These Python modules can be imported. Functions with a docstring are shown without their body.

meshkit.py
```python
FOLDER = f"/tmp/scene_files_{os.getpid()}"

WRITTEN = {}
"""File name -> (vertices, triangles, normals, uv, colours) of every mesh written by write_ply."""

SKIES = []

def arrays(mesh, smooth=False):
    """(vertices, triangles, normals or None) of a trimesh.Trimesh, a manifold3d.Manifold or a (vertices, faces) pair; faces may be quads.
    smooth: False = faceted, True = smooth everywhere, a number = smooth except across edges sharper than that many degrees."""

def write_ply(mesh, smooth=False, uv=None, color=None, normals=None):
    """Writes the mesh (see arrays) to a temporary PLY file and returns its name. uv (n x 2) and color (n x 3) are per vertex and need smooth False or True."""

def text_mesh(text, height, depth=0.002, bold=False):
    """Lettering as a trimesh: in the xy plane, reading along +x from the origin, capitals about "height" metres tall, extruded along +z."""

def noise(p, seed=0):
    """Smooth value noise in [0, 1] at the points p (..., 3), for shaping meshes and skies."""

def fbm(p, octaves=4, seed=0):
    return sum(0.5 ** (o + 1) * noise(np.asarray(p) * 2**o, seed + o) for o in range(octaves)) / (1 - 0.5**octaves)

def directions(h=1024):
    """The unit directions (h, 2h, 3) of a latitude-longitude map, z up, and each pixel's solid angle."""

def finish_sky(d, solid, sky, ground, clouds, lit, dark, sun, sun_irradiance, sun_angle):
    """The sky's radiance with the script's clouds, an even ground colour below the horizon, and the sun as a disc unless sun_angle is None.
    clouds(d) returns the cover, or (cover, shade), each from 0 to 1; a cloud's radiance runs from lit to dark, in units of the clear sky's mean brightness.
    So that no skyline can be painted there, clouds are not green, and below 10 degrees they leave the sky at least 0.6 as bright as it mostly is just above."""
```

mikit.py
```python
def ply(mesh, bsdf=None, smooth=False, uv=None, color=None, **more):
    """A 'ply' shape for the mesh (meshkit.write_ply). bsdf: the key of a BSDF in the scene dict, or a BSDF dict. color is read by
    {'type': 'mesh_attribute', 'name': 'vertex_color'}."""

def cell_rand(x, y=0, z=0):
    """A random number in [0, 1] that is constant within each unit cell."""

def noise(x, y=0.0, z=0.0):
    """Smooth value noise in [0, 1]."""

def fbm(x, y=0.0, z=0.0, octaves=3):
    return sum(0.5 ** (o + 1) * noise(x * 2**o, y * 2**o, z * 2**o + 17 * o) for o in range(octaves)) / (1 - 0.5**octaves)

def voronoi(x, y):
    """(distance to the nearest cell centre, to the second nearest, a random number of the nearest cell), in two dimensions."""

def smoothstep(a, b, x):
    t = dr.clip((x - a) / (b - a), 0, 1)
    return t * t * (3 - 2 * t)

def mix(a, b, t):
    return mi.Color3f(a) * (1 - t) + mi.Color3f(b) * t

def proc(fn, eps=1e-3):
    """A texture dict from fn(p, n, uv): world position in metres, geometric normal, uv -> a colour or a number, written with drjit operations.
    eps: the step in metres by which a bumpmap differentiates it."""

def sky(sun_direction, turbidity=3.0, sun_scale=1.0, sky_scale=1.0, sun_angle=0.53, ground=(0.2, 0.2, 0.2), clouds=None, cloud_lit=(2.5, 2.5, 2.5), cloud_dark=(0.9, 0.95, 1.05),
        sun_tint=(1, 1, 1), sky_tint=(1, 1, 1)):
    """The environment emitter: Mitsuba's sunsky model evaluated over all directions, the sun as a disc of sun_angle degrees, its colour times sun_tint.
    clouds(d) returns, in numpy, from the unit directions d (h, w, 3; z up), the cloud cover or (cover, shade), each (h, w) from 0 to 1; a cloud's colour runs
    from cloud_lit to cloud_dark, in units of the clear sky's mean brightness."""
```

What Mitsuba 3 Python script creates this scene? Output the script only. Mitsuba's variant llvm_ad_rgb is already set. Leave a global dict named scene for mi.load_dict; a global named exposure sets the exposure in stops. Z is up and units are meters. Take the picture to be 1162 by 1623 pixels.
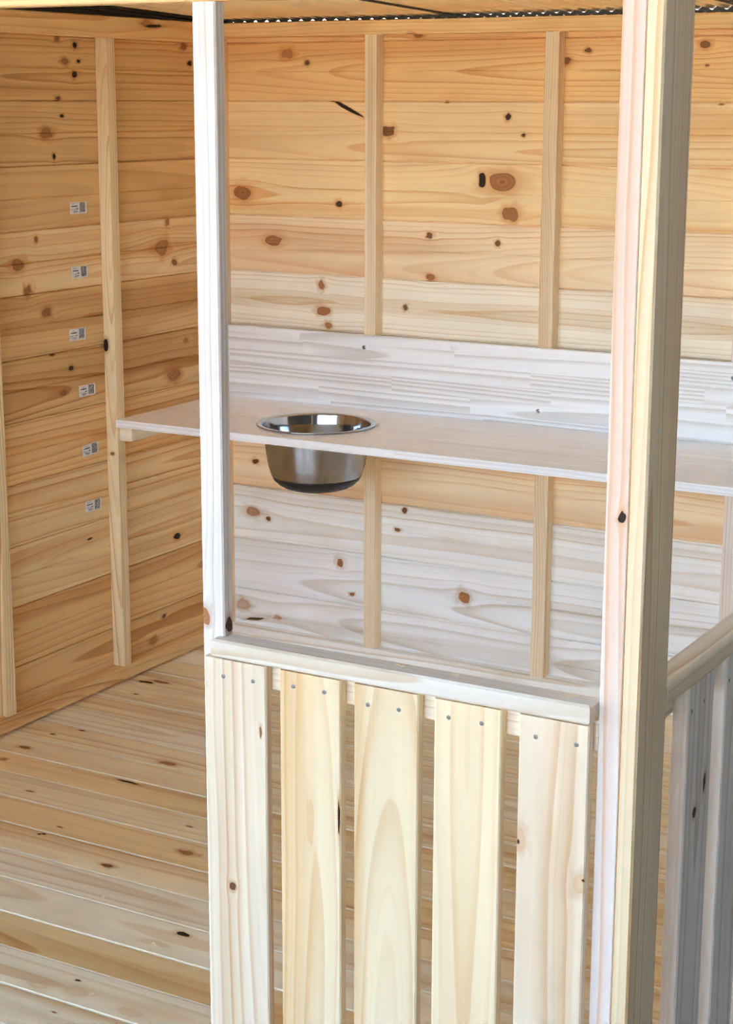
"""A timber children's cubby house: board walls, slatted railing, wall shelf with a steel bowl let into it."""
import math
import random

import drjit as dr
import mitsuba as mi
import numpy as np
import shapely
import trimesh
from shapely.geometry import Point, Polygon, box as sbox

import meshkit
import mikit

T = mi.ScalarTransform4f
R = random.Random(7)
scene, labels = {}, {}

# ------------------------------------------------------------------ camera, sky, exposure
exposure = 5.05
YAW, PITCH, ROLL = 0.5175, 0.2259, 0.0027
FOCAL, EYE = 2834.9, np.array([2.6754, -3.9038, 1.4238])
fw = np.array([-math.sin(YAW) * math.cos(PITCH), math.cos(YAW) * math.cos(PITCH), -math.sin(PITCH)])
rt = np.array([math.cos(YAW), math.sin(YAW), 0.0])
up = np.cross(rt, fw)
up = -rt * math.sin(ROLL) + up * math.cos(ROLL)
scene["camera"] = {"type": "perspective", "fov": math.degrees(2 * math.atan(811.5 / FOCAL)), "fov_axis": "y", "near_clip": 0.05,
                   "to_world": T().look_at(origin=EYE.tolist(), target=(EYE + fw).tolist(), up=up.tolist())}
scene["sky"] = mikit.sky((0.22, 0.50, 0.84), turbidity=4.0, sun_scale=1.0, sky_scale=1.0, ground=(0.40, 0.375, 0.33), sky_tint=(1.10, 0.98, 0.87), sun_tint=(1.0, 0.97, 0.92))

# ------------------------------------------------------------------ wood
# One procedural timber for every board. A board's uv is (metres along + 8 * its number + 4, metres across); TABLE holds each board's colours, rings and knots.
NK, K0 = 8, 14
ROW = K0 + 8 * 6
TABLE, BOARDS = [], []


def srgb(c):
    c = np.asarray(c, float) / 255
    return np.where(c <= 0.04045, c / 12.92, ((c + 0.055) / 1.055) ** 2.4)


def new_board(tone, ring=0.010, contrast=1.0, h0=None, tilt=None, vc=None, arris=(-9.0, 9.0)):
    """tone: (early wood, late wood) in sRGB bytes."""
    j = R.uniform(-1, 1)
    early = np.clip(srgb(tone[0]) * (1 + 0.045 * j), 0, 0.95)
    late = np.clip(srgb(tone[1]) * (1 + 0.06 * j), 0, 0.95)
    TABLE.append([*early, *late, 1 / (ring * R.uniform(0.75, 1.35)), R.uniform(-0.05, 0.05) if vc is None else vc, R.uniform(0.015, 0.06) if h0 is None else h0,
                  R.uniform(-0.04, 0.04) if tilt is None else tilt, contrast, 0.0, *arris] + [0.0, 9.0, 1.0, 1.0, 0.0, 0.0] * NK)
    return len(TABLE) - 1


def put_knot(i, u, v, ru, rv, dark, angle=0.0):
    n = int(TABLE[i][11])
    if n < NK:
        TABLE[i][K0 + n * 6:K0 + 6 + n * 6] = [u, v, ru, rv, dark, angle]
        TABLE[i][11] = n + 1


def put_knots(knots, face, a, b):
    """knots: (coordinate along, across, radius along, radius across, darkness, angle) in metres; face: the boards that may carry them; a, b: the world axes they are given in."""
    for ku, kv, ru, rv, dark, ang in knots:
        for f, i, org, U, V, L, half in BOARDS:
            if f != face:
                continue
            u, v = (ku - org[a]) * U[a], (kv - org[b]) * V[b]
            if abs(u) <= L / 2 + ru and abs(v) <= half + rv:
                put_knot(i, u, v, ru, rv, dark, ang)


DATA = []


def wood(p, n, uv):
    bid = dr.floor(uv.x / 8.0)
    u, v = uv.x - bid * 8.0 - 4.0, uv.y
    base = mi.UInt32(dr.maximum(bid, 0.0)) * ROW
    if not DATA:
        DATA.append(mi.Float(np.array(TABLE, np.float32).ravel()))
    g = lambda k: dr.gather(mi.Float, DATA[0], base + k)
    early, late = mi.Color3f(g(0), g(1), g(2)), mi.Color3f(g(3), g(4), g(5))
    seed = bid * 3.37
    vv = v - g(7) + 0.022 * (mikit.noise(u * 1.7 + seed, v * 5.0, seed) - 0.5) + 0.006 * (mikit.noise(u * 6.0 + seed, v * 25.0, seed + 4.0) - 0.5)
    h = g(8) + g(9) * u + 0.05 * (mikit.noise(u * 0.9 + seed, seed, 2.0) - 0.5) + 0.010 * (mikit.noise(u * 4.0, v * 9.0, seed) - 0.5)
    # sky light caught by a floorboard's front chamfer, painted into its colour
    lit_edge = dr.select((v < g(12)) | (v > g(13)), 0.75, 0.0)
    push, kmask, kdark, halo, core = mi.Float(0), mi.Float(0), mi.Float(0), mi.Float(0), mi.Float(0)
    kring = mi.Float(0)
    for j in range(NK):
        o = K0 + 6 * j
        ku, kv, ru, rv, dk, an = (g(o + m) for m in range(6))
        c, s = dr.cos(an), dr.sin(an)
        du, dv = u - ku, v - kv
        a, b = (du * c + dv * s) / ru, (dv * c - du * s) / rv
        wob = 1 + 0.62 * (mikit.noise(a * 1.3 + ku * 40, b * 1.3 + ru * 900, kv * 50) - 0.5)
        d = dr.sqrt(a * a + b * b) * wob
        push += rv * 1.3 * (b / (1 + dr.abs(b))) * dr.exp(-(a * a / 10 + b * b / 7)) * dr.select(dk > 0.1, 1.0, 0.3)
        inside = 1 - mikit.smoothstep(0.86, 1.06, d)
        kdark = dr.maximum(kdark, inside * dk)
        kmask = dr.maximum(kmask, inside)
        ringy = 0.5 + 0.5 * dr.sin(d * 15.0)
        kring = dr.maximum(kring, inside * ringy)
        halo = dr.maximum(halo, dr.exp(-dr.square(d - 1.0) * 2.2) * mikit.smoothstep(0.0, 0.25, dk))
        core = dr.maximum(core, dr.select(dk < 0.12, 0.0, inside * mikit.smoothstep(0.45, 1.0, d) * (0.3 + 0.5 * dk) + (1 - mikit.smoothstep(0.1, 0.3, d)) * 0.5 * inside))
    r = dr.sqrt(dr.square(vv - push) + h * h) * g(6)
    t = r - dr.floor(r)
    rr = mikit.cell_rand(dr.floor(r), bid, 5)
    line = (0.30 * mikit.smoothstep(0.1, 0.7, t) + 0.70 * mikit.smoothstep(0.58, 0.88, t)) * (1 - mikit.smoothstep(0.93, 1.0, t)) * (0.15 + 0.85 * rr)
    t3 = r * 3.0 - dr.floor(r * 3.0)
    line = dr.maximum(line, 0.28 * mikit.smoothstep(0.55, 0.9, t3) * (1 - mikit.smoothstep(0.92, 1.0, t3)) * mikit.cell_rand(dr.floor(r * 3.0), bid, 6))
    fine = mikit.noise(u * 9.0 + seed, v * 900.0, seed)
    band = mikit.fbm(u * 0.7 + seed, v * 22.0, seed, octaves=2)
    warmth = mikit.smoothstep(0.52, 0.75, band)
    col = mikit.mix(early, late, dr.clip(line * 0.85 * g(10) + 0.48 * warmth + 0.10 * (fine - 0.5), 0, 1))
    col = mikit.mix(col, late, 0.35 * mikit.smoothstep(0.55, 0.85, mikit.fbm(u * 5.0 + seed, v * 14.0, seed + 3.0)))
    col = col * (0.92 + 0.16 * mikit.fbm(u * 3.0 + seed, v * 30.0, seed + 9.0, octaves=2))
    col = mikit.mix(col, late * mi.Color3f(0.86, 0.74, 0.60), 0.6 * halo)
    col = mikit.mix(col, mi.Color3f(0.90, 0.80, 0.60), lit_edge)
    brown = mikit.mix(mi.Color3f(0.47, 0.195, 0.07), mi.Color3f(0.03, 0.014, 0.008), mikit.smoothstep(0.35, 0.98, kdark))
    tan = late * mi.Color3f(1.0, 0.86, 0.66)
    brown = mikit.mix(tan, brown, mikit.smoothstep(0.1, 0.35, kdark))
    brown = mikit.mix(brown, brown * 0.5, dr.clip(0.6 * core + 0.35 * kring, 0, 1) * mikit.smoothstep(0.12, 0.3, kdark))
    return mikit.mix(col, brown, kmask * (0.35 + 0.65 * mikit.smoothstep(0.05, 0.4, kdark)))


def panel_wood(p, n, uv, depth=1.0):
    """Edge-glued, finger-jointed pale pine: staves flush with each other."""
    u, v = uv.x, uv.y
    row = dr.floor(v / 0.037)
    col = dr.floor((u + 3.0 * mikit.cell_rand(row, 3, 1)) / 0.43)
    k = mikit.cell_rand(row, col, 2)
    sd = k * 57.0
    vv = (v - row * 0.037) * (1.0 + 0.3 * k) + 0.02 * (mikit.noise(u * 1.2 + sd, v * 5.0, sd) - 0.5) + (k - 0.5) * 0.04 * u
    r = dr.sqrt(vv * vv + dr.square(0.025 + 0.05 * mikit.cell_rand(row, col, 7) + 0.03 * (mikit.noise(u * 0.8 + sd, sd) - 0.5))) * 105.0
    t = r - dr.floor(r)
    line = mikit.smoothstep(0.2, 0.85, t) * (1 - mikit.smoothstep(0.9, 1.0, t))
    c = mikit.mix(mi.Color3f(*PANEL_A), mi.Color3f(*PANEL_B), depth * dr.clip(0.62 * line + 0.22 * (k - 0.3), 0, 1))
    return c * (0.96 + 0.08 * mikit.noise(u * 8.0, v * 700.0))


PANEL_A, PANEL_B = srgb((243, 245, 246)).tolist(), srgb((196, 190, 182)).tolist()
tw = lambda b: {"type": "twosided", "bsdf": b}
rgb = lambda c: {"type": "rgb", "value": [float(x) for x in c]}
scene["timber"] = tw({"type": "principled", "base_color": mikit.proc(wood), "roughness": 0.62, "specular": 0.3})
scene["glued_pine"] = tw({"type": "principled", "base_color": mikit.proc(panel_wood), "roughness": 0.34, "specular": 0.6})
scene["glued_pine_plain"] = tw({"type": "principled", "base_color": mikit.proc(lambda p, n, uv: panel_wood(p, n, uv, 0.40)), "roughness": 0.32, "specular": 0.6})
scene["steel"] = tw({"type": "principled", "base_color": rgb((0.55, 0.56, 0.58)), "metallic": 1.0, "roughness": 0.09, "specular": 0.5})
scene["steel_brushed"] = tw({"type": "roughconductor", "material": "none", "specular_reflectance": rgb((0.43, 0.45, 0.49)), "alpha_u": 0.025, "alpha_v": 0.18, "distribution": "ggx"})
scene["silicone"] = tw({"type": "principled", "base_color": rgb((0.013, 0.017, 0.023)), "roughness": 0.5, "specular": 0.4})
scene["nail_metal"] = tw({"type": "principled", "base_color": rgb((0.26, 0.25, 0.24)), "metallic": 0.7, "roughness": 0.4})
scene["zinc"] = tw({"type": "principled", "base_color": rgb((0.93, 0.87, 0.72)), "metallic": 0.8, "roughness": 0.2})
scene["dark_steel_and_shade"] = tw({"type": "principled", "base_color": rgb((0.022, 0.02, 0.018)), "roughness": 0.5})  # capping metal; also the painted shade at eave and laps
scene["sticker_paper"] = tw({"type": "principled", "base_color": rgb((0.80, 0.79, 0.80)), "roughness": 0.5})
scene["sticker_ink"] = tw({"type": "principled", "base_color": rgb((0.055, 0.058, 0.085)), "roughness": 0.6})
scene["shaving"] = tw({"type": "principled", "base_color": rgb(srgb((246, 228, 192))), "roughness": 0.7})
scene["unseen_lining"] = tw({"type": "diffuse", "reflectance": rgb((0.13, 0.13, 0.12))})
scene["unseen_dark_wall"] = tw({"type": "diffuse", "reflectance": rgb((0.06, 0.057, 0.054))})
scene["earth"] = tw({"type": "diffuse", "reflectance": mikit.proc(lambda p, n, uv: mikit.mix(mi.Color3f(0.46, 0.43, 0.38), mi.Color3f(0.38, 0.355, 0.31), mikit.fbm(p.x * 3, p.y * 3, 0.0)))})

STUDWOOD = ((245, 228, 198), (212, 176, 128))
CAPWOOD = ((236, 231, 222), (212, 192, 162))
SILVER = ((240, 236, 228), (206, 194, 178))
MILK = ((226, 222, 218), (190, 172, 156))
STRAW = ((238, 223, 198), (204, 166, 124))
BUTTER = ((240, 222, 186), (214, 170, 112))
OAT = ((232, 195, 138), (188, 132, 70))
DECK = ((244, 224, 182), (204, 158, 100))
DECK_AMBER = ((241, 212, 158), (198, 146, 84))
DECK_PALE = ((248, 235, 205), (214, 182, 132))
WARM = ((247, 219, 170), (218, 164, 98))
HONEY = ((243, 205, 146), (210, 151, 84))
PEACH = ((245, 222, 186), (216, 172, 124))
CREAM = ((247, 238, 218), (210, 182, 140))
PALE = ((249, 248, 242), (208, 192, 166))
WHITE = ((248, 250, 251), (210, 200, 184))
LEMON = ((250, 233, 198), (230, 188, 128))
PINK = ((240, 230, 222), (226, 188, 160))
LIME = ((240, 222, 188), (218, 178, 124))
TAN = ((238, 212, 172), (196, 150, 100))

counts = {}


def key_for(name):
    counts[name] = counts.get(name, 0) + 1
    return name if counts[name] == 1 else f"{name}_{counts[name] - 1:03d}"


def cham(w, t, c=0.0015):
    """Cross-section w across (v), t thick (w = 0 at the main face, -t at its back), chamfered."""
    h = w / 2
    return [(-h + c, 0), (h - c, 0), (h, -c), (h, -t + c), (h - c, -t), (-h + c, -t), (-h, -t + c), (-h, -c)]


def weatherboard(p, t=0.013, gw=0.0017, gd=0.0011):
    h, g, c = p / 2, 0.0009, 0.0016
    return [(-h + g + c, 0), (-gw, 0), (0, -gd), (gw, 0), (h - g - c, 0), (h - g, -c), (h - g, -t / 2), (h + 0.004, -t / 2), (h + 0.004, -t),
            (-h + 0.0046, -t), (-h + 0.0046, -t / 2 - 0.0004), (-h + g, -t / 2 - 0.0004), (-h + g, -c)]


def prism(section, L, org, U, V, bid, taper_end=0.0):
    """A bar of the given section centred at org: (vertices, faces, uv)."""
    org, U, V = (np.asarray(x, float) for x in (org, U, V))
    W = np.cross(U, V)
    P = np.asarray(section, float)
    n = len(P)
    per = np.concatenate([[0], np.cumsum(np.linalg.norm(np.diff(np.vstack([P, P[:1]]), axis=0), axis=1))])
    vs, fs, uvs = [], [], []
    off = P[0, 0]
    u0 = 8.0 * bid + 4.0
    for i in range(n):
        a, b = P[i], P[(i + 1) % n]
        va, vb = off + per[i], off + per[i + 1]
        if abs(a[1]) < 0.003 and abs(b[1]) < 0.003:
            va, vb = a[0], b[0]
        k = len(vs)
        for s in (-L / 2, L / 2):
            for q, vq in ((a, va), (b, vb)):
                vs.append(org + U * s + V * q[0] + W * q[1])
                uvs.append((u0 + s, vq))
        fs += [(k, k + 2, k + 3), (k, k + 3, k + 1)]
    tv, tf = trimesh.creation.triangulate_polygon(Polygon(P), engine="earcut")
    for s in (-L / 2, L / 2):
        k = len(vs)
        for q in tv:
            vs.append(org + U * s + V * q[0] + W * q[1])
            uvs.append((u0 + s + (q[1] if s > 0 else -q[1]), q[0]))
        fs += [tuple(k + np.array(f if s > 0 else f[::-1])) for f in tf]
    v, f = np.array(vs), np.array(fs)
    tri = v[f]
    if np.einsum("ij,ij->i", tri[:, 0], np.cross(tri[:, 1], tri[:, 2])).sum() < 0:
        f = f[:, ::-1]
    return v, f, np.array(uvs)


def put(key, mesh, bsdf, smooth=False, uv=None, label=None, cat=None, group=None, kind=None):
    scene[key] = mikit.ply(mesh, bsdf, smooth=smooth, uv=uv)
    tag(key, label, cat, group, kind)
    return key


def tag(key, label=None, cat=None, group=None, kind=None):
    d = {k: x for k, x in (("label", label), ("category", cat), ("group", group), ("kind", kind)) if x}
    if d:
        labels[key] = d


def board(name, section, L, org, U, V, tone, face=None, label=None, cat=None, kind=None, group=None, **ring):
    bid = new_board(tone, **ring)
    P = np.asarray(section)
    BOARDS.append((face, bid, np.asarray(org, float), np.asarray(U, float), np.asarray(V, float), L, np.abs(P[:, 0]).max()))
    v, f, uv = prism(section, L, org, U, V, bid)
    key = key_for(name)
    put(key, (v, f), "timber", uv=uv, label=label, cat=cat, kind=kind, group=group)
    return key


X, Y, Z = np.eye(3)
KNOTS_BACK = [(0.221,1.5374,0.0167,0.0107,0.3,0),(0.28,1.5156,0.0073,0.0061,0.7,0),(0.594,1.5761,0.0119,0.0058,0.5,0),(1.032,1.5369,0.0077,0.0056,0.7,0),(0.98,1.5145,0.0094,0.0084,0.6,0),(1.308,1.5468,0.0116,0.0094,0.6,0),(0.833,1.3884,0.0082,0.0072,0.85,0),(0.874,1.3461,0.0049,0.0043,0.75,0),(0.512,1.351,0.0176,0.012,0.65,0),(0.821,1.2371,0.038,0.0221,0.42,0),(0.769,1.2403,0.01,0.0178,1.0,0),(0.847,1.1633,0.0198,0.0177,0.45,0),(0.812,1.0927,0.0067,0.0075,0.65,0),(0.628,1.1036,0.0087,0.0076,0.65,0),(0.63,1.0025,0.0122,0.0077,0.4,0),(0.563,0.9243,0.0071,0.0078,0.65,0),(0.083,1.1938,0.0291,0.0176,0.5,0),(0.373,1.1735,0.0091,0.0078,0.8,0),(0.177,1.0743,0.0249,0.0128,0.5,0),(0.32,0.9663,0.0093,0.0112,0.45,0),(0.324,0.9024,0.0168,0.0112,0.45,0),(0.339,0.8663,0.0112,0.0081,0.35,0),(0.112,0.49,0.0099,0.0068,0.75,0),(0.104,0.3507,0.0239,0.0121,0.3,0),(0.152,0.3389,0.0079,0.0069,0.7,0),(0.374,0.2465,0.0095,0.0119,0.5,0),(0.412,0.1663,0.0075,0.0051,0.5,0),(0.066,0.0893,0.0223,0.0142,0.25,0),(0.106,0.054,0.0261,0.0036,0.8,0.15),(0.564,0.4091,0.0072,0.0066,0.7,0),(0.544,0.3554,0.0091,0.005,0.6,0),(0.737,0.2027,0.0158,0.0149,0.4,0),(1.315,1.5023,0.0043,0.0027,0.6,0),(0.672,1.4219,0.0051,0.0029,0.6,0),(0.179,0.0684,0.0119,0.0053,0.3,0),(0.396,1.4061,0.0594,0.0039,1.0,-0.43),(1.351,1.4183,0.0058,0.002,0.6,0)]
KNOTS_LEFT = [(-0.56,1.5464,0.0091,0.0067,1,0),(-0.549,1.5109,0.0074,0.0045,1,0),(-0.598,1.51,0.0135,0.007,0.45,0),(-0.623,1.5599,0.0089,0.0069,0.45,0),(-0.565,1.4811,0.0092,0.0079,1,0),(-0.626,1.4281,0.009,0.0042,0.7,0),(-0.615,1.3881,0.0072,0.0034,1,0),(-0.673,1.352,0.0199,0.0111,0.35,0),(-0.648,1.2982,0.0054,0.0068,1,0),(-0.107,1.5142,0.0088,0.0061,0.95,0),(-0.133,1.5539,0.0108,0.0076,0.55,0),(-0.145,1.4707,0.0162,0.0122,0.45,0),(-0.722,1.1157,0.0066,0.0071,0.5,0),(-0.243,1.0649,0.0292,0.0188,0.3,0),(-0.217,1.1264,0.008,0.0094,0.35,0),(-0.787,1.0652,0.0213,0.0126,0.35,0),(-0.756,1.0039,0.013,0.0114,0.45,0),(-0.695,0.9485,0.0156,0.0102,0.55,0),(-0.19,1.0248,0.0108,0.0079,0.55,0),(-0.68,0.8476,0.009,0.0029,0.85,0),(-0.613,0.8081,0.0092,0.006,0.85,0),(-0.643,0.7537,0.0114,0.006,0.55,0),(-0.208,0.7391,0.0269,0.0146,0.4,0),(-0.147,0.8221,0.0083,0.0049,0.4,0),(-0.203,0.3154,0.0149,0.0081,0.95,0),(-0.564,0.3835,0.0093,0.0025,0.95,0),(-0.27,0.1137,0.0077,0.0051,0.8,0),(-0.318,0.0597,0.0152,0.0085,0.3,0),(-0.373,0.6128,0.0101,0.008,0.9,0)]
KNOTS_FLOOR = [(0.118,-0.8699,0.0072,0.0033,0.95,0),(0.16,-0.8168,0.0087,0.0034,0.95,0),(0.12,-0.9697,0.0161,0.0079,0.5,0),(0.456,-0.8892,0.02,0.0084,0.4,0),(0.3,-1.1674,0.01,0.0037,0.6,0),(0.446,-1.0204,0.0262,0.0039,0.95,-0.05),(0.772,-1.2627,0.0174,0.009,0.45,0),(0.674,-1.3865,0.0146,0.0068,0.65,0),(0.968,-1.5507,0.0143,0.0063,0.95,0),(0.915,-1.7763,0.0051,0.0028,0.98,0),(0.936,-1.8072,0.025,0.0137,0.08,0),(0.074,-0.4532,0.0192,0.0072,0.95,0),(0.106,-0.4344,0.0249,0.0073,0.55,0),(0.11,-0.5426,0.0075,0.0035,0.7,0),(0.473,-1.3293,0.0047,0.0026,0.9,0),(0.465,-1.3343,0.0039,0.0026,0.9,0),(0.125,-1.0493,0.0088,0.0076,0.3,0),(0.949,-1.8786,0.0049,0.002,0.5,0),(0.701,-1.1534,0.0075,0.0028,0.6,0),(0.478,-1.2862,0.0062,0.0026,0.5,0),(0.866,-1.8197,0.023,0.0122,0.08,0),(1.055,-1.8202,0.024,0.0109,0.08,0),(0.946,-1.6036,0.0389,0.0077,0.06,0)]
KNOTS_PICKET = [(0.384,1.4047,0.0055,0.005,0.75,0),(0.615,1.4524,0.0079,0.0019,0.6,0),(0.521,1.5717,0.0218,0.0014,1.0,0),(0.506,1.5278,0.0353,0.0056,0.06,0),(0.543,1.8292,0.0149,0.0083,0.12,0),(0.541,1.8267,0.0033,0.0017,0.95,0),(0.503,1.9108,0.0123,0.0096,0.12,0),(0.509,1.9135,0.0016,0.0016,0.8,0)]
KNOTS_DOOR_POST = [(0.755,1.3557,0.0122,0.008,0.45,0)]
KNOTS_CORNER = [(0.958,1.9408,0.0067,0.0046,1.0,0)]
KNOTS_SIDE = [(0.556,-1.7673,0.0132,0.0054,0.9,0),(0.525,-1.8013,0.0079,0.0069,0.85,0)]
KNOTS_STUD = [(0.848,0.0063,0.0153,0.0076,1.0,0)]

# ------------------------------------------------------------------ setting: walls of boards
S = 0.0345                     # stud size
PITCH_B = 0.143                # weatherboard cover
SEAM = 1.4226                  # height of the joint below the top full board
FRONT = 2.02
XR = 1.970                     # outer face of the open side

tag("wall_back", "back wall of warm pine weatherboards with exposed studs", kind="structure")
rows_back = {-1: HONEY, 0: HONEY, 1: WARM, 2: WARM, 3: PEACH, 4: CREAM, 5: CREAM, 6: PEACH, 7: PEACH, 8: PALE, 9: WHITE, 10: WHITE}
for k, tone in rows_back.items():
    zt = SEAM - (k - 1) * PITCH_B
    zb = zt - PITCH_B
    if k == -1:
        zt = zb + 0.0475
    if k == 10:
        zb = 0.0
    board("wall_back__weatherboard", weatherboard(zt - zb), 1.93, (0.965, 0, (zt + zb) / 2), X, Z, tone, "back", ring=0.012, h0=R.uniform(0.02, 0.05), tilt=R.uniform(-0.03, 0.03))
board("wall_back__bottom_plate", cham(0.0385, S), 1.93, (0.965, -S, 0.01925), X, Z, PALE)
board("wall_back__top_plate", cham(0.034, S), 1.93, (0.965, -S, 1.596), X, Z, HONEY, "backplate", ring=0.007)
for x0, x1, tone in ((0.0085, 0.043, PEACH), (0.4642, 0.4975, STUDWOOD), (0.9388, 0.9744, STUDWOOD), (1.4131, 1.4476, PINK), (1.8955, 1.93, CREAM)):
    board("wall_back__stud", cham(x1 - x0, S), 1.579 - 0.0385, ((x0 + x1) / 2, -S, (1.579 + 0.0385) / 2), Z, -X, tone, "backstud", ring=0.006)

tag("wall_left", "left wall of honey pine weatherboards with exposed studs", kind="structure")
for k in range(-1, 11):
    zt = SEAM - (k - 1) * PITCH_B
    zb = zt - PITCH_B
    if k == -1:
        zt = zb + 0.0475
    if k == 10:
        zb = 0.0
    board("wall_left__weatherboard", weatherboard(zt - zb, gw=0.0021, gd=0.0030), FRONT - 0.0355, (0, -FRONT / 2 + 0.0175, (zt + zb) / 2), Y, Z, R.choice((OAT, OAT, HONEY, WARM)), "left", ring=0.013,
          h0=R.uniform(0.02, 0.05), tilt=R.uniform(-0.03, 0.03))
board("wall_left__bottom_plate", cham(0.0355, S), FRONT - 0.074, (S, -FRONT / 2 - 0.0005, 0.02475), Y, Z, OAT, ring=0.006)
board("wall_left__top_plate", cham(0.048, S), FRONT - 0.074, (S, -FRONT / 2 - 0.0005, 1.589), Y, Z, HONEY, "leftplate", ring=0.008)
for y0, tone in ((-0.4875, DECK), (-0.9245, DECK), (-1.38, PEACH), (-1.9835, CREAM)):
    yc = y0 + 0.0155
    board("wall_left__stud", cham(S, 0.031), 1.565 - 0.0425, (S / 2, y0, (1.565 + 0.0425) / 2), Z, -X, tone, "leftstud" if y0 == -0.4875 else None, ring=0.007)

tag("floor", "pine floorboards with rounded edges and fine gaps", kind="structure")
edges = [-2.0525, -1.951, -1.847, -1.742, -1.639, -1.526, -1.425, -1.321, -1.212, -1.105, -1.010, -0.913, -0.805, -0.697, -0.592, -0.487, -0.382, -0.277, -0.172, -0.067, 0.012]
floor_tones = [DECK_PALE, DECK_PALE, DECK_PALE, DECK_AMBER, DECK_PALE, DECK_PALE, DECK, DECK_AMBER, DECK, DECK_AMBER, DECK, DECK, DECK_PALE, DECK, DECK, DECK, DECK, DECK_PALE, DECK, DECK]
for i, (a, b) in enumerate(zip(edges[:-1], edges[1:])):
    w, t, c = b - a - 0.0015, 0.019, 0.0065
    h = w / 2
    sec = [(-h + 0.0045, 0), (h - 0.001, 0), (h, -0.001), (h, -t), (-h, -t), (-h, -0.0062), (-h + 0.0008, -0.0050), (-h + 0.0034, -0.0012)]
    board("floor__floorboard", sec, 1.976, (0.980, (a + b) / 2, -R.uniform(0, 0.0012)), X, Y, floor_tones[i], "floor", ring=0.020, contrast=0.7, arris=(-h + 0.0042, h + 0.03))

gv = np.array([[-30, -30, -0.09], [30, -30, -0.09], [30, 30, -0.09], [-30, 30, -0.09]], float)
put("ground", (gv, np.array([[0, 1, 2], [0, 2, 3]])), "earth", label="bare ground around the timber house", kind="structure")
# unseen shelter, placed so daylight comes in low: roof overhead, one closed side
def slab(key, lo, hi, bsdf, label):
    b = trimesh.creation.box(np.subtract(hi, lo))
    b.apply_translation(np.add(lo, hi) / 2)
    put(key, b, bsdf, label=label, kind="structure")


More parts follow.
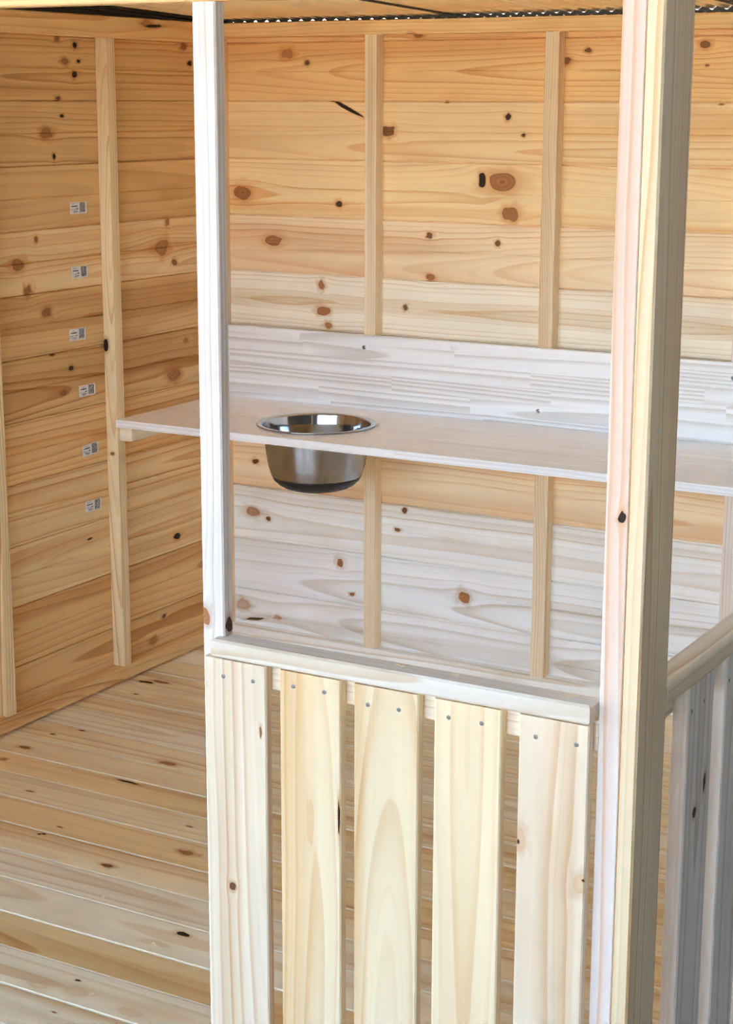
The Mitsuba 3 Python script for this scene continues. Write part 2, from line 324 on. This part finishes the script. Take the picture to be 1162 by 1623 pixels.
slab("unseen_shelter_roof", (-4.0, -6.5, 2.9), (3.45, 3.0, 2.98), "unseen_lining", "underside of the unseen shelter that keeps the daylight low")
slab("unseen_shelter_wall", (3.35, -5.45, -0.09), (3.45, 3.0, 2.9), "unseen_dark_wall", "unseen side wall of the shelter that darkens the right-hand faces")
for x, nth in ((-3.8, "first"), (-1.6, "second"), (0.7, "third"), (3.0, "fourth")):
    slab(key_for("unseen_shelter_post"), (x, -6.4, -0.09), (x + 0.14, -6.26, 2.9), "unseen_lining", f"unseen dark post breaking up the bright strip at the shelter front, {nth} from the left")
for y in (-0.15, -0.75, -1.35, -1.95):
    board("floor__bearer", cham(0.06, 0.07), 1.97, (0.98, y, -0.0205), X, Y, CREAM)

# ------------------------------------------------------------------ setting: corrugated roof
tag("ceiling", "underside of the corrugated roof sheets, sloping gently", kind="structure")
WAVE, AMP, SLOPE, ROOF0 = 0.0335, 0.005, 0.0335, 1.6248


def corrugated(x0, x1, y0, y1, lift, thick=0.0007):
    m = int((x1 - x0) / WAVE * 16) + 1
    xs = np.linspace(x0, x1, m)
    prof = AMP * np.cos(2 * np.pi * xs / WAVE)
    v = []
    for dz in (0, thick):
        for y in (y0, y1):
            v.append(np.stack([xs, np.full(m, y), ROOF0 + lift + prof - SLOPE * y + dz], 1))
    v = np.vstack(v)
    i = np.arange(m - 1)
    q = []
    for a, b, flip in ((0, 1, False), (2, 3, True), (0, 2, True), (1, 3, False)):
        A, B, C, D = a * m + i, a * m + i + 1, b * m + i + 1, b * m + i
        quad = np.stack([A, D, C, B] if not flip else [A, B, C, D], 1)
        q.append(quad)
    q = np.vstack(q)
    return v, q


for x0, x1, lift in ((-0.03, 0.705, 0.0), (0.690, 1.42, 0.0016), (1.405, 2.06, 0.0032)):
    v, q = corrugated(x0, x1, -2.16, 0.028, lift)
    put(key_for("ceiling__roof_sheet"), (v, q), "zinc", smooth=50)
# a dark strip painted in for the shaded gap where two sheets lap
for x in (0.705, 1.42):
    lapz = lambda y: ROOF0 - SLOPE * y - 0.0045
    b = trimesh.creation.box((0.010, 2.12, 0.004))
    b.apply_transform(trimesh.transformations.rotation_matrix(-math.atan(SLOPE), [1, 0, 0]))
    b.apply_translation((x, -1.10, lapz(-1.10) - 0.0012))
    put(key_for("ceiling__lap_gap_shade"), b, "dark_steel_and_shade", label="dark strip in place of the shaded gap at the lap of two sheets")
m = int(1.96 / WAVE * 10)
xs = np.linspace(-0.01, 1.95, m)
top = ROOF0 + AMP * np.cos(2 * np.pi * xs / WAVE) + SLOPE * 0.006 - 0.0004
seen = 0.5 + 0.5 * np.tanh((xs - 0.10) * 30) * np.tanh((0.60 - xs) * 14) + 0.25 * np.sin(xs * 9.0)
bot = np.maximum(top - 0.0088 - 0.004 * (1 - np.clip(seen, 0, 1)), 1.6134)
fv = np.vstack([np.stack([xs, np.full(m, y), z], 1) for y in (-0.012, -0.004) for z in (bot, top)])
i = np.arange(m - 1)
fq = np.vstack([np.stack([a * m + i, a * m + i + 1, b * m + i + 1, b * m + i], 1) for a, b in ((0, 1), (3, 2), (2, 0), (1, 3))])
put("ceiling__eave_shade", (fv, fq), "dark_steel_and_shade", label="dark wavy strip in place of the shade under the roof overhang")  # dark strip painted in for shade on the overhang behind the plate
cap = Polygon([(-0.032, 0), (-0.030, 0), (-0.030, 0.0465), (0.036, 0.0465), (0.036, 0.0485), (-0.030, 0.0485), (-0.030, 0.064), (0.02, 0.064), (0.02, 0.066), (-0.032, 0.066)])
mcap = trimesh.creation.extrude_polygon(cap, 2.19, engine="earcut")
mv = np.array(mcap.vertices)
mv = np.stack([mv[:, 0], 0.03 - mv[:, 2], 1.5735 + mv[:, 1] + SLOPE * (mv[:, 2] - 0.03) - 0.004], 1)
put("ceiling__barge_cap", (mv, np.array(mcap.faces)), "dark_steel_and_shade", label="dark folded metal capping along the roof edge")

# ------------------------------------------------------------------ posts and header
board("header_beam", cham(0.094, S, 0.002), 1.965, (0.9825, -FRONT, 1.59), X, Z, HONEY, label="pine beam across the top of the front opening, resting on the front post", cat="beam", ring=0.008)
board("door_post", cham(S, 0.0215, 0.0022), 1.5425, (1.3695, -FRONT, 1.5425 / 2), Z, -X, MILK, "doorpost", ring=0.008, label="pale pine post at the left end of the slatted front railing", cat="post")
tag("corner_post", "thick pine corner post where the two slatted railings meet", "post")
board("corner_post__inner_post", cham(0.0275, S, 0.0008), 1.5425, (1.93425, -FRONT, 1.5425 / 2), Z, -X, PINK, "corner", ring=0.010, label="pinkish pine post")
board("corner_post__cover_board", cham(0.094, 0.0215, 0.0025), 1.64, (XR, -FRONT + 0.047, 0.82), Z, -Y, LIME, "cornercover", ring=0.010, label="wide board on the open side")

# ------------------------------------------------------------------ shelf, splashback, bowl
BX, BY, SHELF = 0.487, -0.302, 0.670


def flat_uv(m, swap=None):
    v, f = np.array(m.vertices), np.array(m.faces)
    tri = v[f].reshape(-1, 3)
    return tri, np.arange(len(tri)).reshape(-1, 3)


def glued(key, poly, z0, z1, bevel=0.0, **tags):
    me = trimesh.creation.extrude_polygon(poly, z1 - z0, engine="earcut")
    me.apply_translation((0, 0, z0))
    v, f = flat_uv(me)
    put(key, (v, f), "glued_pine_plain", uv=np.stack([v[:, 0] + 5, v[:, 1] + v[:, 2] + 5], 1), **tags)


tag("shelf", "pale glued pine wall shelf with a round cut-out holding the steel bowl", "shelf")
outline = sbox(0.0352, -0.494, 1.925, -0.0345)
hole = Point(BX, BY).buffer(0.1330, 48)
glued("shelf__board", outline.difference(hole), SHELF - 0.0185, SHELF)
v, f, uv = prism(cham(0.0345, 0.036, 0.002), 0.40, (0.0715, -0.279, SHELF - 0.0192 - 0.0172), Y, Z, new_board(CREAM))
put("shelf__support_cleat", (v, f), "timber", uv=uv, label="pine support cleat under the left end")

tag("backsplash", "pale glued pine board standing on the shelf against the back studs", "board")
me = trimesh.creation.extrude_polygon(sbox(0.036, SHELF + 0.0005, 1.93, 0.8555), 0.018, engine="earcut")
v, f = flat_uv(me)
uv = np.stack([v[:, 0], v[:, 1] + v[:, 2]], 1)
v = np.stack([v[:, 0], -0.0350 - v[:, 2], v[:, 1]], 1)
put("backsplash__board", (v, f[:, ::1]), "glued_pine", uv=uv)


def disc_head(center, normal, r, t=0.0012):
    m = trimesh.creation.revolve(np.array([(0, 0), (r, 0), (r, t * 0.5), (r * 0.7, t), (0, t)]), sections=14)
    m.apply_transform(trimesh.geometry.align_vectors([0, 0, 1], normal))
    m.apply_translation(center)
    return m


for x, z in ((0.475, 0.8253), (0.9523, 0.7061), (1.4256, 0.8216)):
    head = disc_head((x, -0.0530, z), (0, -1, 0), 0.0052)
    cr = [trimesh.creation.box((0.006, 0.001, 0.0014)), trimesh.creation.box((0.0014, 0.001, 0.006))]
    k = put(key_for("backsplash__screw"), head, "steel_brushed", label="zinc screw head")
    for c in cr:
        c.apply_translation((x, -0.0543, z))
    put(k + "__cross_slot", trimesh.util.concatenate(cr), "sticker_ink")


def lathe(profile, bsdf, key, **tags):
    """Turned about the bowl's axis; u runs round, v along the profile. The seam faces the back wall."""
    P = np.array(profile)
    m, n = 96, len(P)
    d = np.concatenate([[0], np.cumsum(np.linalg.norm(np.diff(P, axis=0), axis=1))])
    a = np.linspace(0, 2 * np.pi, m + 1) + np.pi / 2
    v = np.stack([BX + P[:, None, 0] * np.cos(a), BY + P[:, None, 0] * np.sin(a), np.broadcast_to(P[:, None, 1], (n, m + 1))], -1).reshape(-1, 3)
    uv = np.stack([np.broadcast_to(a, (n, m + 1)) * 0.13, np.broadcast_to(d[:, None], (n, m + 1))], -1).reshape(-1, 2)
    i, j = np.meshgrid(np.arange(n - 1), np.arange(m), indexing="ij")
    q = np.stack([i * (m + 1) + j, i * (m + 1) + j + 1, (i + 1) * (m + 1) + j + 1, (i + 1) * (m + 1) + j], -1).reshape(-1, 4)
    put(key, (v, q), bsdf, smooth=True, uv=uv, **tags)


tag("bowl", "round stainless steel bowl with dark silicone base let into the pine shelf", "bowl")


def bowl_r(z):
    """outer radius at height z above the bottom (0 to 0.1535)."""
    zs = [0.0, 0.003, 0.010, 0.020, 0.035, 0.055, 0.085, 0.115, 0.135, 0.1535]
    rs = [0.066, 0.0785, 0.0912, 0.1018, 0.1102, 0.1165, 0.1212, 0.1250, 0.1276, 0.1318]
    return np.interp(z, zs, rs)


ZB = 0.5170
zz = np.concatenate([np.linspace(0.030, 0.1535, 26)])
outer = [(bowl_r(z) - 0.0004, ZB + z) for z in zz]
rim = [(0.1325, 0.6708), (0.1345, 0.6712), (0.1420, 0.6712), (0.1436, 0.6722), (0.1436, 0.6738), (0.1422, 0.6748), (0.1345, 0.6742), (0.1318, 0.6728)]
inner = [(bowl_r(z) - 0.0020, ZB + z) for z in np.linspace(0.1535, 0.004, 40)]
lathe(outer, "steel_brushed", "bowl__wall", label="brushed steel outside")
lathe([(bowl_r(0.1535) - 0.0004, ZB + 0.1535)] + rim + [(bowl_r(0.1535) - 0.002, ZB + 0.1535)], "steel", "bowl__rim", label="polished rolled rim")
lathe(inner + [(0.0, ZB + 0.004)], "steel", "bowl__inside", label="polished steel inside")
lathe([(0, ZB - 0.001), (0.066, ZB - 0.001)] + [(bowl_r(z) + 0.0008, ZB + z) for z in np.linspace(0.0, 0.029, 10)] + [(bowl_r(0.030) - 0.0006, ZB + 0.030)], "silicone", "bowl__silicone_base",
      label="dark silicone base")

# ------------------------------------------------------------------ railings
tag("railing", "slatted pine front railing of five broad pickets under a pale cap rail", "railing")
CAP0, CAP1 = 0.7075, 0.7320


def chamfer_prism_z(poly, z0, z1, tone, key, c=0.003, **tags):
    bid = new_board(tone, ring=0.006, h0=0.04, tilt=0.01)
    loops = [(poly.buffer(-c, join_style=2), z0), (poly, z0 + c), (poly, z1 - c), (poly.buffer(-c, join_style=2), z1)]
    vs, fs, uvs = [], [], []
    rings = [np.array(shapely.geometry.polygon.orient(l).exterior.coords)[:-1] for l, _ in loops]
    n = len(rings[1])
    ref = rings[1]
    rings = [r[[int(np.argmin(np.linalg.norm(r - q, axis=1))) for q in ref]] for r in rings]
    cx = poly.centroid.x
    for a in range(3):
        for i in range(n):
            j = (i + 1) % n
            k = len(vs)
            for rg, z in ((rings[a], loops[a][1]), (rings[a + 1], loops[a + 1][1])):
                for t in (i, j):
                    vs.append((*rg[t], z))
                    uvs.append((8 * bid + 4 + rg[t][0] - cx, rg[t][1] + FRONT + (z - z1) * 1.0))
            fs += [(k, k + 1, k + 3), (k, k + 3, k + 2)]
    for rg, z, rev in ((rings[0], z0, True), (rings[3], z1, False)):
        tv, tf = trimesh.creation.triangulate_polygon(Polygon(rg), engine="earcut")
        k = len(vs)
        for t in tv:
            vs.append((*t, z))
            uvs.append((8 * bid + 4 + t[0] - cx, t[1] + FRONT))
        fs += [tuple(k + np.array(f[::-1] if rev else f)) for f in tf]
    put(key, (np.array(vs), np.array(fs)), "timber", uv=np.array(uvs), **tags)


chamfer_prism_z(Polygon([(1.3785, -2.040), (1.9170, -2.040), (1.9170, -2.0035), (1.3880, -2.0035), (1.3880, -2.0210), (1.3785, -2.0210)]), CAP0, CAP1, CAPWOOD, "railing__cap_rail", label="chamfered pale cap rail")
board("railing__frame_rail", cham(0.0385, 0.022, 0.002), 0.532, (1.6535, -2.0178, 0.6875), X, Z, CREAM)
board("railing__frame_rail", cham(0.0385, 0.022, 0.002), 0.532, (1.6535, -2.0178, 0.060), X, Z, CREAM)
picks = ((1.3645, 1.461, STRAW), (1.4825, 1.5745, BUTTER), (1.594, 1.687, BUTTER), (1.709, 1.801, BUTTER), (1.8245, 1.9155, STRAW))
heads = ((1.3946, 0.6815), (1.4414, 0.6823), (1.5038, 0.6858), (1.5504, 0.686), (1.6146, 0.6802), (1.6592, 0.6813), (1.7292, 0.6837), (1.7745, 0.684), (1.8467, 0.680), (1.8996, 0.6795))
for n, (x0, x1, tone) in enumerate(picks):
    k = board("railing__picket", cham(x1 - x0, 0.0150, 0.0018), 0.695, ((x0 + x1) / 2, -2.0355, 0.3575), Z, -X, tone, "picket", ring=0.016, contrast=0.7, tilt=R.uniform(-0.06, 0.06), h0=0.03)
    for j, (hx, hz) in enumerate(heads[2 * n:2 * n + 2]):
        put(f"{k}__nail" + ("_001" if j else ""), disc_head((hx, -2.0355, hz), (0, -1, 0), 0.0030, 0.0006), "nail_metal")

tag("railing_001", "slatted pine side railing running back from the thick corner post", "railing")
sec = [(-0.0185, 0), (0.0125, 0), (0.0165, -0.0015), (0.0185, -0.005), (0.0185, -0.0245), (-0.0185, -0.0245)]
# cap rail along y: main face up, across = +x
v, f, uv = prism(sec, 1.893, (XR - 0.0180, -0.978, CAP1 - 0.001), -Y, X, new_board(CREAM, ring=0.016))
put("railing_001__cap_rail", (v, f), "timber", uv=uv, label="rounded cap rail, honey on top and grey outside")
board("railing_001__frame_rail", cham(0.0385, 0.020, 0.002), 1.893, (XR - 0.0225, -0.978, 0.6865), Y, Z, CREAM)
board("railing_001__frame_rail", cham(0.0385, 0.020, 0.002), 1.893, (XR - 0.0225, -0.978, 0.060), Y, Z, CREAM)
y = -1.841
n = 0
while y < -0.15:
    k = board("railing_001__picket", cham(0.0965, 0.022, 0.002), 0.695, (XR - 0.0003, y + 0.04825, 0.3575), Z, -Y, SILVER, "sidepicket", ring=0.014)
    for j, dy in enumerate((0.0116, 0.059)):
        put(f"{k}__nail" + ("_001" if j else ""), disc_head((XR - 0.0003, y + dy, 0.671), (1, 0, 0), 0.0030, 0.0006), "nail_metal")
    y += 0.1465
    n += 1
for j, (yy, zz_) in enumerate(((-1.9873, 1.1004), (-1.9885, 1.0561), (-1.969, 0.7066), (-1.9894, 0.684))):
    put(key_for("corner_post__cover_board__nail"), disc_head((XR, yy, zz_), (1, 0, 0), 0.003, 0.0008), "sticker_paper", label="pale bright fixing head")

# ------------------------------------------------------------------ stickers and wood shavings
stickers = ((-0.567, 1.179, "topmost"), (-0.570, 1.030, "second from the top"), (-0.585, 0.885, "third from the top"), (-0.556, 0.748, "fourth from the top"), (-0.5505, 0.6035, "fifth from the top"),
            (-0.5465, 0.464, "lowest"))
tilts = (0.3, 0.6, -0.6, 0.2, 1.5, -0.5)
for (cy, cz, which), tl in zip(stickers, tilts):
    key = key_for("barcode_sticker")
    tag(key, f"white barcode sticker on the left board wall, {which} of six", "sticker")
    ca, sa = math.cos(math.radians(tl)), math.sin(math.radians(tl))

    def flat(rects, x0, x1):
        ms = []
        for (a, b, c, d) in rects:
            bx = trimesh.creation.box((x1 - x0, c - a, d - b))
            bx.apply_translation(((x0 + x1) / 2, (a + c) / 2, (b + d) / 2))
            ms.append(bx)
        mm = trimesh.util.concatenate(ms)
        q = np.array(mm.vertices)
        mm.vertices = np.stack([q[:, 0], cy + ca * q[:, 1] - sa * q[:, 2], cz + sa * q[:, 1] + ca * q[:, 2]], 1)
        return mm

    put(key + "__paper", flat([(-0.0305, -0.0135, 0.0305, 0.0135)], 0.0001, 0.0006), "sticker_paper")
    bars, zc = [], -0.0108
    rb = random.Random(3)
    while zc < 0.0105:
        hgt = rb.choice((0.0007, 0.0012, 0.0017))
        bars.append((0.0045, zc, 0.0250, zc + hgt))
        zc += hgt + rb.choice((0.0005, 0.0008))
    put(key + "__barcode", flat(bars, 0.0006, 0.0008), "sticker_ink", label="dark barcode block")
    lines = [(-0.0240, 0.0090, -0.0110, 0.0099), (-0.0250, 0.0032, -0.0040, 0.0058), (-0.0275, -0.0032, -0.0205, -0.0022), (-0.0175, -0.0036, -0.0105, -0.0026), (-0.0085, -0.0032, -0.0015, -0.0006),
             (-0.0205, -0.0078, -0.0030, -0.0064), (-0.0185, -0.0106, -0.0060, -0.0094)]
    put(key + "__print", flat(lines, 0.0006, 0.0008), "sticker_ink", label="lines of dark print")

spots = [(0.301, -1.036, 0.0, "on the floor, closest to the left frame edge"), (0.755, -1.504, 0.0, "on the floor just in front of the reddish oval knot"),
         (0.269, -0.753, 0.0, "on the floor behind the door post, second farthest back"), (0.95, -1.609, 0.0, "on the floor left of the black knot by the post"),
         (0.967, -1.804, 0.0, "on the floor, nearest the bottom of the photo"), (0.152, -0.679, 0.0, "on the floor beside the left bottom plate, farthest back"),
         (1.650, -2.018, CAP1, "on the cap rail, leftmost of three"), (1.728, -2.016, CAP1, "on the cap rail, middle one of three"), (1.885, -2.018, CAP1, "on the cap rail next to the corner post"),
         (0.30, -0.15, SHELF, "on the shelf behind the bowl, near the door post"), (0.42, -0.10, SHELF, "on the shelf right behind the bowl"), (0.25, -0.27, SHELF, "on the shelf left of the bowl")]
for x, yv, z, where in spots:
    n = 10
    a = R.uniform(0, 3.1)
    s = np.linspace(0, 1, n)
    L_, w_ = R.uniform(0.010, 0.018), 0.0022
    cx = (s - 0.5) * L_
    cy_ = 0.002 * np.sin(s * 5 + a)
    cz_ = 0.0006 + 0.0016 * np.abs(np.sin(s * 4.0 + a))
    pts = []
    for dw, dz in ((-w_, 0), (w_, 0), (w_, 0.0006), (-w_, 0.0006)):
        px, py = cx, cy_ + dw
        pts.append(np.stack([x + px * math.cos(a) - py * math.sin(a), yv + px * math.sin(a) + py * math.cos(a), z + cz_ + dz], 1))
    v = np.vstack(pts)
    i = np.arange(n - 1)
    q = np.vstack([np.stack([c0 * n + i, c0 * n + i + 1, c1 * n + i + 1, c1 * n + i], 1) for c0, c1 in ((0, 3), (3, 2), (2, 1), (1, 0))])
    put(key_for("wood_shaving"), (v, q), "shaving", label=f"tiny pale wood shaving {where}", cat="wood shaving", group="scattered wood shavings")

# ------------------------------------------------------------------ knots, at their places on the boards
put_knots(KNOTS_BACK, "back", 0, 2)
put_knots(KNOTS_LEFT, "left", 1, 2)
put_knots(KNOTS_FLOOR, "floor", 0, 1)
put_knots(KNOTS_PICKET, "picket", 2, 0)
put_knots(KNOTS_DOOR_POST, "doorpost", 2, 0)
put_knots(KNOTS_CORNER, "corner", 2, 0)
put_knots(KNOTS_SIDE, "sidepicket", 2, 1)
put_knots(KNOTS_STUD + [(0.583, 0.017, 0.004, 0.006, 0.6, 0)], "leftstud", 2, 0)
put_knots([(0.594, 1.576, 0.012, 0.006, 0.5, 0)], "backplate", 0, 2)
put_knots([(-0.30, 1.597, 0.032, 0.0035, 0.97, 0.04), (-0.33, 1.602, 0.02, 0.008, 0.3, 0)], "leftplate", 1, 2)

for f, i, org, U, V, L, half in BOARDS:
    if f == "doorpost":          # the knot on the side of the post, just above the cap rail
        put_knot(i, 0.744 - L / 2, 0.080, 0.010, 0.0075, 0.85, 0.0)
